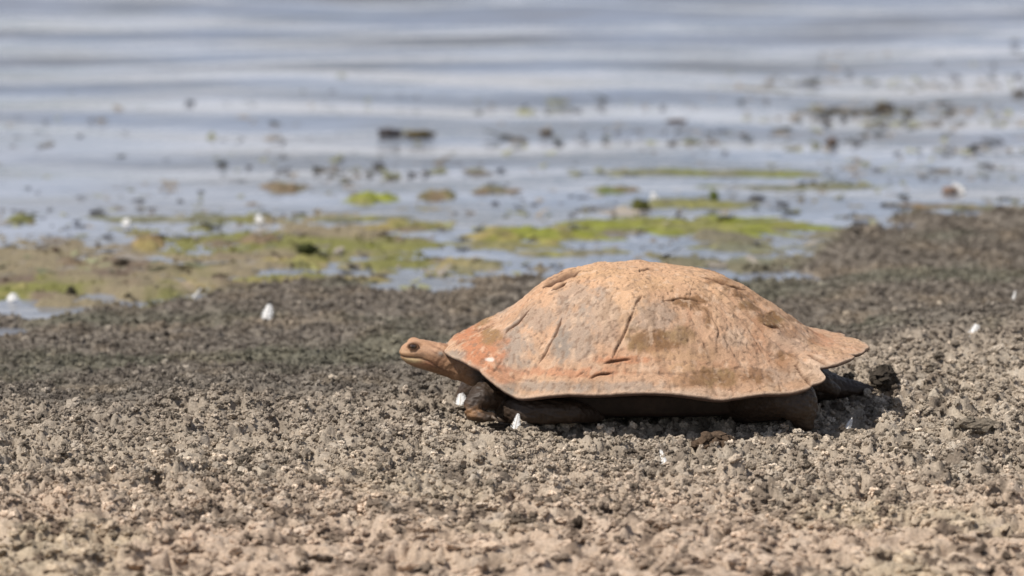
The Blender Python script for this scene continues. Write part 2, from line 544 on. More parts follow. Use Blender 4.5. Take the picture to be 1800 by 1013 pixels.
# dry crumbs on the near bank
n = 210000
x = rng.uniform(-1.1, 1.1, n); y = rng.uniform(-1.45, 1.1, n)
z, c, near, strip, flat, fore = terrain(x, y)
dens = near * (1 - 0.86 * fore) * (0.40 + 0.60 * sstep(-0.3, 0.3, fbm(x * 9, y * 9, 71, 2)))
keep = rng.uniform(0, 1, n) < dens
x, y, z, c, fore = x[keep], y[keep], z[keep], c[keep], fore[keep]
n = len(x)
size = 0.0016 + 0.0036 * rng.uniform(0, 1, n) ** 2.2 + 0.004 * (rng.uniform(0, 1, n) > 0.975) + 0.0040 * fore * (rng.uniform(0, 1, n) > 0.80)
c = vary(c, 0.75, 1.35, n)
dk = rng.uniform(0, 1, n)
c[dk < 0.14] *= 0.45
c[dk > 0.80] *= (1.45 - 0.40 * fore[dk > 0.80])[:, None]
sc = size[:, None] * rng.uniform(0.7, 1.3, (n, 3)) * np.stack([1 + 0.45 * fore, 1 + 0.3 * fore, 1 - 0.2 * fore], -1)
scatter('soil_crumbs', np.stack([x, y, z + size * 0.35], -1), c, sc, crumb_vars,
        'dry pale grey brown soil crumbs covering the bank around and in front of the turtle', 'soil crumbs', m_crumb)
print('crumbs', n)
# damp dark crumbs and tufts on the strip behind
damp_vars = [cluster_mesh('damp_crumb', 20 + i, 9) for i in range(5)] + [tuft_mesh('ragged_tuft', i) for i in range(5)]
n = 190000
x = rng.uniform(-1.6, 1.9, n); y = rng.uniform(-0.1, 3.2, n)
z, c, near, strip, flat, fore = terrain(x, y)
dens = strip * (0.35 + 0.65 * sstep(-0.4, 0.3, fbm(x * 7, y * 7, 72, 2))) + 0.04 * flat * sstep(3.5, 1.0, y)
keep = (rng.uniform(0, 1, n) < dens) & (z > ZW - 0.004)
x, y, z, c = x[keep], y[keep], z[keep], c[keep]
n = len(x)
size = 0.0024 + 0.0048 * rng.uniform(0, 1, n) ** 2
c = vary(c, 0.75, 1.4, n)
lt = rng.uniform(0, 1, n) < 0.10
c[lt] = c[lt] * 1.7
sc = size[:, None] * rng.uniform(0.75, 1.3, (n, 3))
scatter('damp_crumbs', np.stack([x, y, z + size * 0.3], -1), c, sc, damp_vars,
        'dark damp soil crumbs and withered tufts on the strip between bank and water', 'soil crumbs', m_crumb)
print('damp', n)
# flecks of weed and mud standing out of the shallows
weed_vars = [cluster_mesh('weed_fleck', 40 + i, 9, 1.3) for i in range(5)] + [tuft_mesh('weed_tuft', 30 + i, 7) for i in range(1)]
n = 32000
x = rng.uniform(-2.4, 2.6, n); y = rng.uniform(1.2, 7.5, n)
z, c, near, strip, flat, fore = terrain(x, y)
off = y - shore_y(x)
pn = fbm(x * 1.6 + 3, y * 4.6, 81, 4)
dens = flat * sstep(-0.1, 0.45, pn + 0.18) * sstep(3.6, 0.8, off) * (0.55 + 0.45 * sstep(0.2, 1.5, x + 0.2 * y - 1.0))
keep = (rng.uniform(0, 1, n) < dens) & (z > ZW - 0.05)
x, y, z, c = x[keep], y[keep], z[keep], c[keep]
n = len(x)
size = 0.003 + 0.006 * rng.uniform(0, 1, n) ** 2.5
cc = np.where((rng.uniform(0, 1, n) < 0.4)[:, None], np.array([0.19, 0.19, 0.115]), np.array([0.21, 0.185, 0.155]))
cc = vary(cc, 0.6, 1.5, n)
sc = size[:, None] * np.stack([rng.uniform(1.2, 4.5, n), rng.uniform(0.8, 1.8, n), rng.uniform(0.10, 0.28, n)], -1)
scatter('weed_flecks', np.stack([x, y, np.maximum(z, ZW) + 0.0], -1), cc, sc, weed_vars,
        'dark and olive flecks of water weed and mud breaking the surface of the shallows', 'water weed', m_crumb)
print('weed', n)

# ------------------------------------------------------------------ algae mats
m_algae = mat_attr('algae', rough=0.6, spec=0.3, bump=0.003, bscale=90, var=0.35, vscale=45)
def algae_mat(px, py, rx, ry, col, col2, label, h=0.022, seed=0, name='algae_mat', tilt=0.0):
    c = px2plane(px, py, ZW); e = px2plane(px + rx, py, ZW); t = px2plane(px, py - ry, ZW)
    RX = abs(e[0] - c[0]) * 1.18; RY = abs(t[1] - c[1]) * 1.05
    nr, na_ = 26, 110
    s_ = np.linspace(0, 1, nr)[:, None]; a_ = np.linspace(0, 2 * np.pi, na_, endpoint=False)[None, :]
    ca, sa = np.cos(a_), np.sin(a_)
    edge = 1 + 0.42 * perlin(ca * 1.6 + seed, sa * 1.6, 5) + 0.34 * perlin(ca * 4.5 + seed, sa * 4.5, 6) + 0.22 * perlin(ca * 12 + seed, sa * 12, 7)
    X = RX * ca * s_ * edge; Y = RY * sa * s_ * edge
    Y = Y + tilt * X
    lump = 0.55 + 0.8 * fbm((X + c[0]) * 14, (Y + c[1]) * 9, seed + 3, 4)
    lump2 = fbm((X + c[0]) * 45, (Y + c[1]) * 35, seed + 4, 3)
    prof = 1 - s_ ** 2.0
    Z = 0.5 * h * prof * np.clip(lump, 0.02, 2) + 0.0035 * lump2 * (1 - s_ ** 4) + 0.006 * fbm((X + c[0]) * 10, (Y + c[1]) * 22, seed + 14, 4) * (0.3 + s_) - 0.004 * s_ ** 3 + 0.0012
    V = np.stack([X + 0 * s_, Y + 0 * s_, Z], -1).reshape(-1, 3)
    me = mesh_np(name, V, grid_faces(nr, na_, True))
    k = sstep(-0.25, 0.45, fbm((V[:, 0] + c[0]) * 9, (V[:, 1] + c[1]) * 7, seed + 8, 3))[:, None]
    kk = sstep(0.1, 0.6, fbm((V[:, 0] + c[0]) * 22, (V[:, 1] + c[1]) * 18, seed + 9, 2))[:, None] * 0.6
    colr = np.array(col) * (1 - k) + np.array(col2) * k
    colr = colr * (1 - kk) + np.array([0.09, 0.085, 0.035]) * kk
    set_col(me, colr)
    o = link(name, me, m_algae)
    o.location = (c[0], c[1], ZW)
    tag(o, label, 'algae', 'algae mats on the shallows')
    return o
BG = (0.19, 0.20, 0.032); OG = (0.20, 0.19, 0.06); YO = (0.28, 0.22, 0.085); BR = (0.17, 0.12, 0.07); GY_ = (0.17, 0.165, 0.11)
algae_mat(1235, 398, 195, 17, BG, OG, 'long bright green algae mat stretching right of the middle of the shallows', 0.022, 1, tilt=-0.05)
algae_mat(940, 414, 118, 15, BG, YO, 'bright yellow green algae mat directly left of the longest green mat', 0.026, 2)
algae_mat(657, 351, 42, 9, (0.22, 0.235, 0.035), OG, 'small vivid green algae hump alone in open shallow water', 0.03, 3)
algae_mat(1215, 358, 95, 9, GY_, OG, 'dull olive algae mat beyond the longest green mat, beside a white feather', 0.016, 4)
algae_mat(535, 462, 62, 13, OG, YO, 'olive algae mound with a dark tuft on its crown', 0.035, 5)
algae_mat(665, 438, 62, 8, OG, BG, 'narrow olive algae strip just right of the mound with the dark tuft', 0.016, 6)
algae_mat(720, 398, 62, 9, OG, YO, 'yellowish olive algae patch between the vivid hump and the yellow green mat', 0.02, 7)
algae_mat(870, 432, 78, 9, (0.2, 0.18, 0.08), OG, 'brownish edge of algae in front of the yellow green mat', 0.014, 8)
algae_mat(460, 426, 34, 10, BR, YO, 'round brown and ochre algae clump left of centre in the shallows', 0.03, 9)
algae_mat(265, 430, 26, 13, (0.22, 0.15, 0.07), YO, 'rusty ochre algae clump at the left above the mud flat', 0.04, 10)
algae_mat(560, 492, 100, 8, YO, OG, 'ochre algae strip lying along the waterline left of the shell', 0.014, 11)
algae_mat(250, 500, 170, 15, YO, (0.28, 0.22, 0.15), 'wide ochre algae film over the mud flat at the left', 0.012, 12)
algae_mat(35, 510, 62, 14, YO, OG, 'orange ochre algae patch at the left edge of the picture', 0.018, 13)
algae_mat(820, 468, 52, 14, (0.2, 0.18, 0.10), YO, 'mottled brown algae patch on the water just above the left slope of the shell', 0.02, 14)
algae_mat(1305, 436, 62, 8, OG, GY_, 'thin olive algae strip in front of the longest green mat', 0.014, 15)
algae_mat(505, 333, 36, 7, BR, GY_, 'small brown weed hump far left of the vivid green hump', 0.026, 16)
algae_mat(772, 346, 28, 10, (0.17, 0.16, 0.06), BR, 'brownish olive weed clump right of the vivid green hump', 0.03, 17)
algae_mat(865, 336, 34, 7, BR, GY_, 'low mauve brown weed clump above the yellow green mat', 0.022, 18)
algae_mat(1280, 305, 190, 6, GY_, (0.16, 0.17, 0.04), 'long thin grey green weed line far out in the shallows', 0.013, 19, tilt=-0.05)
algae_mat(1075, 336, 34, 8, (0.12, 0.14, 0.05), BR, 'dark green weed clump above the gap between the two brightest mats', 0.022, 20)
algae_mat(1480, 195, 60, 2, (0.10, 0.085, 0.065), (0.13, 0.115, 0.08), 'dark brown weed bank lying farthest out at the right', 0.006, 21)
algae_mat(1245, 158, 120, 3, GY_, BR, 'faint grey weed line lying between the ripples', 0.006, 22)
algae_mat(40, 388, 22, 8, (0.15, 0.15, 0.05), BR, 'small dark olive weed clump at the far left of the shallows', 0.03, 23)
algae_mat(120, 470, 30, 12, BR, (0.16, 0.13, 0.1), 'brown mud hump on the flat at the left', 0.035, 24)
algae_mat(1680, 365, 110, 7, GY_, BR, 'dull olive algae fringe along the waterline at the right', 0.012, 25)

algae_mat(1500, 430, 70, 9, GY_, (0.2, 0.17, 0.12), 'dull grey green algae patch between puddles right of the shell top', 0.012, 26)
algae_mat(1350, 462, 80, 8, GY_, OG, 'grey olive algae strip just above the puddle behind the right slope of the shell', 0.012, 27)
algae_mat(1000, 446, 90, 6, (0.2, 0.18, 0.12), OG, 'thin brownish algae strip just above the top of the shell', 0.010, 28)
algae_mat(330, 385, 150, 6, GY_, (0.13, 0.13, 0.06), 'long faint olive algae strip at the far left with a small pale feather', 0.010, 29)
algae_mat(600, 385, 90, 5, GY_, OG, 'faint olive algae strip left of the yellowish patch', 0.010, 30)
algae_mat(1420, 330, 120, 5, GY_, (0.14, 0.15, 0.05), 'faint green algae line near the right waterline', 0.010, 31)
# ------------------------------------------------------------------ turtle
turtle = empty('turtle', (0.22, 0.0, 0.0))
tag(turtle, 'large turtle with orange mud caked domed shell on the bank, head stretched to the left', 'turtle')
T0 = np.array([0.22, 0.0, 0.0])

def interp_smooth(xq, xp, fp):
    """monotone-ish cubic through points"""
    xp = np.array(xp, float); fp = np.array(fp, float)
    m = np.gradient(fp, xp)
    i = np.clip(np.searchsorted(xp, xq) - 1, 0, len(xp) - 2)
    h = xp[i + 1] - xp[i]; t = np.clip((xq - xp[i]) / h, 0, 1)
    h00 = 2 * t**3 - 3 * t**2 + 1; h10 = t**3 - 2 * t**2 + t; h01 = -2 * t**3 + 3 * t**2; h11 = t**3 - t**2
    return h00 * fp[i] + h10 * h * m[i] + h01 * fp[i + 1] + h11 * h * m[i + 1]

top_px = [(780, 611), (800, 596), (825, 584), (850, 573), (880, 559), (905, 540), (940, 510), (970, 490), (1000, 477), (1040, 467), (1090, 463),
          (1150, 466), (1200, 473), (1250, 481), (1300, 499), (1350, 530), (1400, 566), (1440, 591), (1480, 601), (1527, 607)]
low_px = [(780, 612), (785, 627), (800, 645), (820, 662), (845, 678), (880, 693), (905, 699), (930, 697), (965, 693), (1000, 691), (1040, 692), (1080, 691),
          (1140, 688), (1175, 690), (1215, 694), (1240, 698), (1270, 701), (1300, 697), (1330, 692), (1355, 691), (1385, 690), (1420, 684), (1438, 680),
          (1455, 666), (1465, 650), (1490, 640), (1510, 624), (1527, 608)]
XF = W(780, 612, 0)[0]; XB = W(1527, 607, 0)[0]
XM, AX = (XF + XB) / 2, (XB - XF) / 2
APX = W(1100, 463, 0)[0]
ZT = W(1100, 463, 0)[2]
ZF = W(780, 611, 0)[2]; ZB = W(1527, 607, 0)[2]
NP, NS = 800, 310
phi = np.linspace(0, 2 * np.pi, NP, endpoint=False)
cph, sph = np.cos(phi), np.sin(phi)
exn = 2 / 2.25
rx_ = XM + AX * np.sign(cph) * np.abs(cph) ** (exn if False else 1.0)
half = 0.218 * (1 + 0.07 * cph)
ry_ = half * np.sign(sph) * np.abs(sph) ** (0.90 + 0.30 * sstep(0.75, 1.0, cph))
# rim height read off the lower outline (near side), mirrored
near_y = -np.abs(ry_)
zr = np.full(NP, 0.08)
for it in range(4):
    P = np.stack([rx_, near_y, zr], -1)
    px_, py_ = proj(P)
    zr = z_at(rx_, near_y, interp_smooth(px_, [p[0] for p in low_px], [p[1] for p in low_px]))
w_end = sstep(0.62, 0.97, np.abs(cph))
z_end = np.where(cph > 0, ZB, ZF)
zr = zr * (1 - w_end) + z_end * w_end
ker = np.hanning(15); ker /= ker.sum()
zr = np.convolve(np.concatenate([zr[-20:], zr, zr[:20]]), ker, 'same')[20:-20]
zr_s = zr.copy()
# scalloped rear margin
def bump1(c, w): return np.exp(-(((np.abs((phi if True else phi)) - c) / w) ** 2)) + np.exp(-(((phi - (2 * np.pi - c)) / w) ** 2))
def phi_of_px(pxv):
    # near side: phi in (pi, 2pi)
    P = np.stack([rx_, near_y, zr], -1); p, _ = proj(P)
    m = phi > np.pi
    i = np.argmin(np.abs(p[m] - pxv)); return 2 * np.pi - phi[m][i]
notches = [(1462, 0.055, 0.035), (1433, 0.020, 0.022), (1508, 0.030, 0.03), (1352, 0.010, 0.025), (1290, 0.008, 0.02), (1180, 0.007, 0.02), (1090, 0.006, 0.02), (1000, 0.006, 0.02), (900, 0.006, 0.03), (838, 0.012, 0.025)]
dent = np.zeros(NP)
nph = []
for (p, a, w) in notches:
    c0 = phi_of_px(p); nph.append((c0, a))
    dent += a * bump1(c0, w)
dent -= 0.012 * bump1(phi_of_px(1446), 0.05)
scal = 1 - dent + 0.004 * perlin(phi * 9, phi * 0 + 2, 8) + 0.003 * perlin(phi * 40, phi * 0 + 5, 9)
RXY = np.stack([APX + (rx_ - APX) * scal, ry_ * scal], -1)
# profiles from the apex (s=0) to the rim (s=1)
sv = np.linspace(0, 1, NS)
xs_f = APX + (XF - APX) * sv; xs_b = APX + (XB - APX) * sv
def center_z(xq):
    z0 = np.full(len(xq), 0.15)
    for it in range(4):
        p, _ = proj(np.stack([xq, xq * 0, z0], -1))
        z0 = z_at(xq, 0 * xq, interp_smooth(p, [p_[0] for p_ in top_px], [p_[1] for p_ in top_px]))
    return z0
PF = (center_z(xs_f) - ZF) / (ZT - ZF); PB = (center_z(xs_b) - ZB) / (ZT - ZB)
PS = interp_smooth(sv, [0, .15, .3, .45, .6, .72, .82, .9, .96, 1.0], [1, .985, .94, .86, .72, .53, .33, .165, .06, 0])
PF[0] = PB[0] = PS[0] = 1
PF[-1] = PB[-1] = 0
dx = RXY[:, 0] - APX; dy = RXY[:, 1]
ang = np.arctan2(dy / 0.218, dx / 0.33)
cf = np.clip(np.cos(ang), 0, 1) ** 1.7; cfr = np.clip(-np.cos(ang), 0, 1) ** 1.7
ws = 1 - cf - cfr
PR = PS[:, None] * ws[None] + PB[:, None] * cf[None] + PF[:, None] * cfr[None]
CXm = APX + (RXY[None, :, 0] - APX) * sv[:, None]
CYm = RXY[None, :, 1] * sv[:, None]
CZm = zr_s[None] + (ZT - zr_s[None]) * PR
V = np.stack([CXm, CYm, CZm], -1)
# normals of the smooth surface for displacement
def gnormals(V):
    du = np.roll(V, -1, 1) - np.roll(V, 1, 1)
    dv_ = np.empty_like(V); dv_[1:-1] = V[2:] - V[:-2]; dv_[0] = V[1] - V[0]; dv_[-1] = V[-1] - V[-2]
    n = np.cross(dv_, du); L_ = np.linalg.norm(n, axis=-1, keepdims=True)
    n = n / np.maximum(L_, 1e-12)
    n[0] = [0, 0, 1]
    n *= np.sign(n[..., 2:3] + 1e-9)
    return n
Nn = gnormals(V)
Pm = V.copy(); Pm[..., 1] = -np.abs(Pm[..., 1])
PX, PY = proj(Pm)
# keep the two halves from being exact mirror images
sgn = (V[..., 1] > 0)
def segdist(px, py, pts):
    best = np.full(px.shape, 1e9); along = np.zeros(px.shape)
    tot = len(pts) - 1
    for i in range(tot):
        ax, ay = pts[i]; bx, by = pts[i + 1]
        L2 = (bx - ax) ** 2 + (by - ay) ** 2
        t = np.clip(((px - ax) * (bx - ax) + (py - ay) * (by - ay)) / L2, 0, 1)
        d = np.hypot(px - ax - t * (bx - ax), py - ay - t * (by - ay))
        m = d < best
        best = np.where(m, d, best); along = np.where(m, (i + t) / tot, along)
    return best, along
# cracks and open seams of the shell: (points, half width px, depth m, darkness)
cracks = [([(988, 560), (975, 592), (960, 618), (946, 644)], 2.0, 0.0028, 0.9),
          ([(1116, 541), (1104, 572), (1088, 605), (1070, 640)], 2.0, 0.0026, 0.75),
          ([(1128, 520), (1116, 541)], 1.6, 0.002, 0.6),
          ([(934, 543), (915, 560), (896, 577), (886, 588)], 1.8, 0.0024, 0.75),
          ([(953, 506), (975, 493), (1000, 484), (1022, 478)], 4.6, 0.006, 1.0),
          ([(970, 512), (985, 503), (998, 496)], 2.8, 0.003, 1.0),
          ([(1036, 666), (1052, 660), (1078, 654)], 1.9, 0.0028, 0.85),
          ([(1060, 640), (1085, 634), (1112, 631)], 2.3, 0.003, 0.7),
          ([(1008, 664), (1028, 654)], 1.4, 0.0016, 0.5),
          ([(866, 658), (884, 636)], 1.4, 0.0016, 0.5),
          ([(1232, 488), (1262, 497), (1285, 506), (1312, 511)], 1.8, 0.002, 0.7),
          ([(1258, 495), (1276, 502)], 2.4, 0.0024, 0.9),
          ([(1120, 478), (1145, 473)], 1.3, 0.0015, 0.5),
          ([(1160, 530), (1196, 524), (1240, 531)], 1.5, 0.0016, 0.45),
          ([(1248, 540), (1262, 585), (1260, 620)], 1.3, 0.0011, 0.3),
          ([(1340, 568), (1372, 577)], 1.8, 0.002, 0.7),
          ([(1395, 560), (1425, 585)], 1.6, 0.0018, 0.6),
          ([(1433, 683), (1412, 662), (1395, 640)], 1.8, 0.003, 0.6),
          ([(1466, 650), (1440, 634), (1418, 625)], 2.0, 0.003, 0.6),
          ([(1290, 697), (1284, 676)], 1.5, 0.002, 0.3),
          ([(1375, 690), (1366, 672)], 1.5, 0.002, 0.4),
          ([(1180, 690), (1178, 668)], 1.5, 0.0016, 0.3),
          ([(1000, 690), (1006, 672)], 1.5, 0.0016, 0.25),
          ([(820, 585), (850, 578), (872, 566)], 1.5, 0.002, 0.5),
          ([(800, 610), (815, 600), (835, 594)], 1.5, 0.002, 0.4),
          ([(1300, 560), (1330, 600), (1350, 640)], 1.2, 0.0010, 0.2),
          ([(870, 660), (930, 672), (1000, 664), (1090, 655), (1180, 660), (1260, 655), (1340, 640), (1400, 615)], 3.0, 0.0005, 0.06)]
wpx = PX + 3.0 * perlin(V[..., 0] * 55, V[..., 1] * 55, 101) + sgn * 9; wpy = PY + 2.0 * perlin(V[..., 0] * 55 + 7, V[..., 1] * 55, 102) + sgn * 4
disp = np.zeros(PX.shape); dark = np.zeros(PX.shape)
for pts, hwid, dep, dk_ in cracks:
    d, al = segdist(wpx, wpy, pts)
    tap = np.clip(np.sin(np.pi * np.clip(al, 0.02, 0.98)) * 1.6, 0.25, 1)
    g_ = np.exp(-(d / (hwid * 0.8 * tap)) ** 2) * 1.5
    disp -= dep * g_ * tap
    # lifted lip on one side of the crack
    disp += 0.14 * dep * np.exp(-((d - hwid * 2.4) / (hwid * 1.2)) ** 2) * tap
    dark = np.maximum(dark, min(1, dk_ * 1.15) * np.exp(-(d / (hwid * 1.1 * tap)) ** 2))
X_, Y_ = V[..., 0], V[..., 1]
nA = fbm(X_ * 9, Y_ * 9, 111, 4); nB = fbm(X_ * 32, Y_ * 32, 112, 4); nC = fbm(X_ * 110, Y_ * 110, 113, 3)
nL = fbm(X_ * 26 + Y_ * 10, (Y_ + PY * 0.0009) * 70, 114, 3)      # lengthwise scaly streaks
edgeS = sv[:, None] + 0 * X_
disp += 0.0030 * nA * sstep(1.0, 0.8, edgeS) + 0.0013 * nB + 0.00055 * nC
# dried mud flakes: stepped patches
fk = fbm(X_ * 20 + 3, Y_ * 20, 115, 4)
step_ = sstep(0.02, 0.09, fk) + sstep(0.30, 0.36, fk)
disp += 0.0009 * step_
# growth steps where the plates meet the margin
disp += 0.0007 * sstep(0.80, 0.84, edgeS + 0.02 * nA) - 0.0016 * sstep(0.93, 1.0, edgeS)
disp -= 0.0008 * sstep(0.30, 0.48, fbm(X_ * 150, Y_ * 150, 123, 2) + 0.25 * nB)
V2 = V + Nn * disp[..., None]
V2[0] = V2[0].mean(0)
# thin the rim and fold it under
sv_u = [1.0, 0.992, 0.97, 0.93, 0.85, 0.72, 0.6]
dz_u = [-0.0035, -0.006, -0.0075, -0.007, -0.002, 0.008, 0.012]
rows = []
for s_, dz_ in zip(sv_u, dz_u):
    rr = np.stack([APX + (RXY[:, 0] - APX) * s_, RXY[:, 1] * s_, zr_s + dz_], -1)
    rows.append(rr)
Vall = np.concatenate([V2, np.array(rows)], 0)
nr = Vall.shape[0]
me = mesh_np('carapace', (Vall.reshape(-1, 3) - T0), grid_faces(nr, NP, True)[:, ::-1])
# ---- colour of mud, horn and stains
def mixc(a, b, t): return a * (1 - t[..., None]) + np.array(b) * t[..., None]
col = np.ones(V.shape) * np.array([0.61, 0.375, 0.232])
col = mixc(col, (0.66, 0.42, 0.25), sstep(0.0, 0.5, nA + 0.4 * nB) * 0.8)
col = mixc(col, (0.50, 0.26, 0.145), sstep(0.05, 0.5, nL * 0.7 - nA * 0.3 + nB * 0.3) * 0.6)
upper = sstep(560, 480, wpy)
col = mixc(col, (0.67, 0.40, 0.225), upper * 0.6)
def blob(cx, cy, rx, ry, c, k, thr=0.0, ns=1.0):
    global col
    e = ((wpx - cx) / rx) ** 2 + ((wpy - cy) / ry) ** 2
    f = np.exp(-e * 0.9)
    t = sstep(0.14 + thr, 0.72 + thr, f + (0.42 * nB + 0.34 * nC) * ns * np.clip(f * 2.4, 0, 1)) * k
    col = mixc(col, c, np.clip(t, 0, 1))
GREY = (0.38, 0.30, 0.235); DG = (0.25, 0.22, 0.185); BRN = (0.31, 0.155, 0.07); OLV = (0.27, 0.175, 0.075); RST = (0.52, 0.215, 0.105); PAL = (0.70, 0.50, 0.35); TAN = (0.60, 0.37, 0.20)
for a in [(905, 612, 34, 44, GREY, 0.85), (1010, 590, 40, 50, GREY, 0.7), (985, 610, 22, 30, DG, 0.6), (1018, 520, 40, 22, GREY, 0.6), (945, 560, 32, 26, GREY, 0.6),
          (1060, 560, 30, 50, GREY, 0.5), (1150, 560, 46, 30, GREY, 0.6), (1290, 595, 26, 20, PAL, 0.7), (1390, 600, 40, 24, GREY, 0.35), (1425, 650, 42, 22, PAL, 0.8),
          (1360, 660, 40, 20, GREY, 0.5), (960, 680, 90, 10, GREY, 0.8), (1090, 680, 90, 9, GREY, 0.7), (1230, 690, 60, 7, PAL, 0.5),
          (1150, 605, 46, 22, BRN, 0.8), (1190, 590, 30, 16, OLV, 0.7), (1120, 600, 24, 20, OLV, 0.6), (1216, 530, 26, 12, BRN, 0.85), (1200, 645, 30, 9, TAN, 0.6),
          (1255, 664, 38, 17, OLV, 0.85), (1210, 672, 24, 13, BRN, 0.6), (1328, 664, 30, 15, BRN, 0.75), (1380, 636, 24, 17, BRN, 0.6), (1357, 563, 20, 11, OLV, 0.9),
          (1314, 538, 18, 9, OLV, 0.8), (1295, 517, 14, 5, BRN, 0.8), (1258, 496, 24, 6, BRN, 0.8), (1390, 585, 14, 12, BRN, 0.5), (1240, 555, 10, 18, BRN, 0.5),
          (850, 610, 38, 36, RST, 0.9), (862, 590, 20, 16, OLV, 0.75), (835, 640, 26, 20, RST, 0.8), (815, 590, 30, 12, RST, 0.8), (880, 660, 40, 14, RST, 0.6), (802, 624, 16, 10, DG, 0.7),
          (897, 688, 14, 7, DG, 0.9), (1010, 655, 90, 9, RST, 0.6), (1110, 632, 60, 7, RST, 0.7), (1190, 625, 60, 12, TAN, 0.5), (1450, 600, 22, 12, RST, 0.4), (1428, 600, 10, 12, BRN, 0.5),
          (1040, 480, 50, 9, TAN, 0.5), (1150, 500, 40, 12, TAN, 0.6)]:
    blob(*a)
# scattered flecks of the dark shell below the mud
for a in [(1212, 530, 30, 8), (1232, 541, 16, 8), (1314, 540, 22, 7), (1350, 558, 22, 8), (1365, 572, 18, 5), (1300, 520, 20, 4), (1262, 499, 20, 4), (1282, 507, 18, 3), (1140, 592, 28, 14), (1172, 606, 22, 9), (1240, 660, 24, 9), (1268, 668, 16, 10), (1225, 676, 14, 6), (1330, 668, 20, 7), (1388, 560, 12, 5), (1245, 565, 6, 16), (1375, 628, 12, 10)]:
    blob(*a, (0.26, 0.14, 0.065), 0.8, 0.0, 1.5)
fl_ = sstep(0.28, 0.50, fbm(X_ * 46, Y_ * 46, 121, 4) + 0.25 * nA)
col = mixc(col, (0.33, 0.21, 0.13), fl_ * 0.45)
fl_ = sstep(0.30, 0.48, fbm(X_ * 150, Y_ * 150, 123, 2) + 0.25 * nB)
col = mixc(col, (0.27, 0.17, 0.11), fl_ * 0.6)
fl_ = sstep(0.30, 0.52, fbm(X_ * 70 + 8, Y_ * 70, 122, 3))
col = mixc(col, (0.72, 0.50, 0.34), fl_ * 0.5)
br = sstep(0.0, 0.6, fbm(X_ * 13 + 2, Y_ * 13, 131, 5, 0.65) + 0.25 * sstep(1150, 1300, wpx) - 0.1)
col = mixc(col, (0.33, 0.185, 0.095), br * 0.32)
rimk = sstep(0.975, 1.0, edgeS)
col = mixc(col, (0.50, 0.38, 0.28), rimk * 0.5)
col = mixc(col, (0.13, 0.060, 0.030), np.clip(dark * (1.1 + 0.4 * nB), 0, 1))
white = np.exp(-(((wpx - 861) / 9) ** 2 + ((wpy - 633) / 5) ** 2))  # small white glint painted into the shell colour
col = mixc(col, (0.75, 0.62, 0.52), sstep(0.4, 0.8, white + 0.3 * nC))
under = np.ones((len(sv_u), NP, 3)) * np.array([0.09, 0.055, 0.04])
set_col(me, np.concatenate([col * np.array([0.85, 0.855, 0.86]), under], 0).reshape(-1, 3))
m_shell = mat_attr('mud_caked_shell', rough=0.74, spec=0.28, bump=0.0009, bscale=420, var=0.16, vscale=480)
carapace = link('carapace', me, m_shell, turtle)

# ---- plastron (flat lower shell with its bridge)
bm = bmesh.new()
ZG = 0.012
def ring(scale, zfun, n=72):
    out = []
    for i in range(n):
        a = 2 * math.pi * i / n
        px_ = XM - 0.005 + 0.225 * scale * math.copysign(abs(math.cos(a)) ** 0.75, math.cos(a))
        py_ = 0.118 * scale * math.copysign(abs(math.sin(a)) ** 0.6, math.sin(a)) * (1 - 0.10 * math.cos(a))
        out.append(bm.verts.new((px_ - T0[0], py_, zfun)))
    return out
rings = [ring(0.55, ZG), ring(0.85, ZG + 0.001), ring(0.98, ZG + 0.008), ring(1.0, 0.024), ring(1.02, 0.044), ring(1.0, 0.050), ring(0.92, 0.055), ring(0.80, 0.085), ring(0.7, 0.10)]
for a_, b_ in zip(rings[:-1], rings[1:]):
    for i in range(72):
        bm.faces.new((a_[i], a_[(i + 1) % 72], b_[(i + 1) % 72], b_[i]))
bm.faces.new(rings[0][::-1]); bm.faces.new(rings[-1])
me = bpy.data.meshes.new('plastron'); bm.to_mesh(me); bm.free()
me.polygons.foreach_set('use_smooth', np.ones(len(me.polygons), dtype=bool))
vv = np.empty(len(me.vertices) * 3); me.vertices.foreach_get('co', vv); vv = vv.reshape(-1, 3)
set_col(me, np.array([0.040, 0.025, 0.016]) * (1 + 0.4 * fbm(vv[:, 0] * 20, vv[:, 1] * 20, 4, 3))[:, None])
m_plast = mat_attr('plastron_horn', rough=0.7, spec=0.3, bump=0.001, bscale=200, var=0.3, vscale=60)
link('plastron', me, m_plast, turtle)

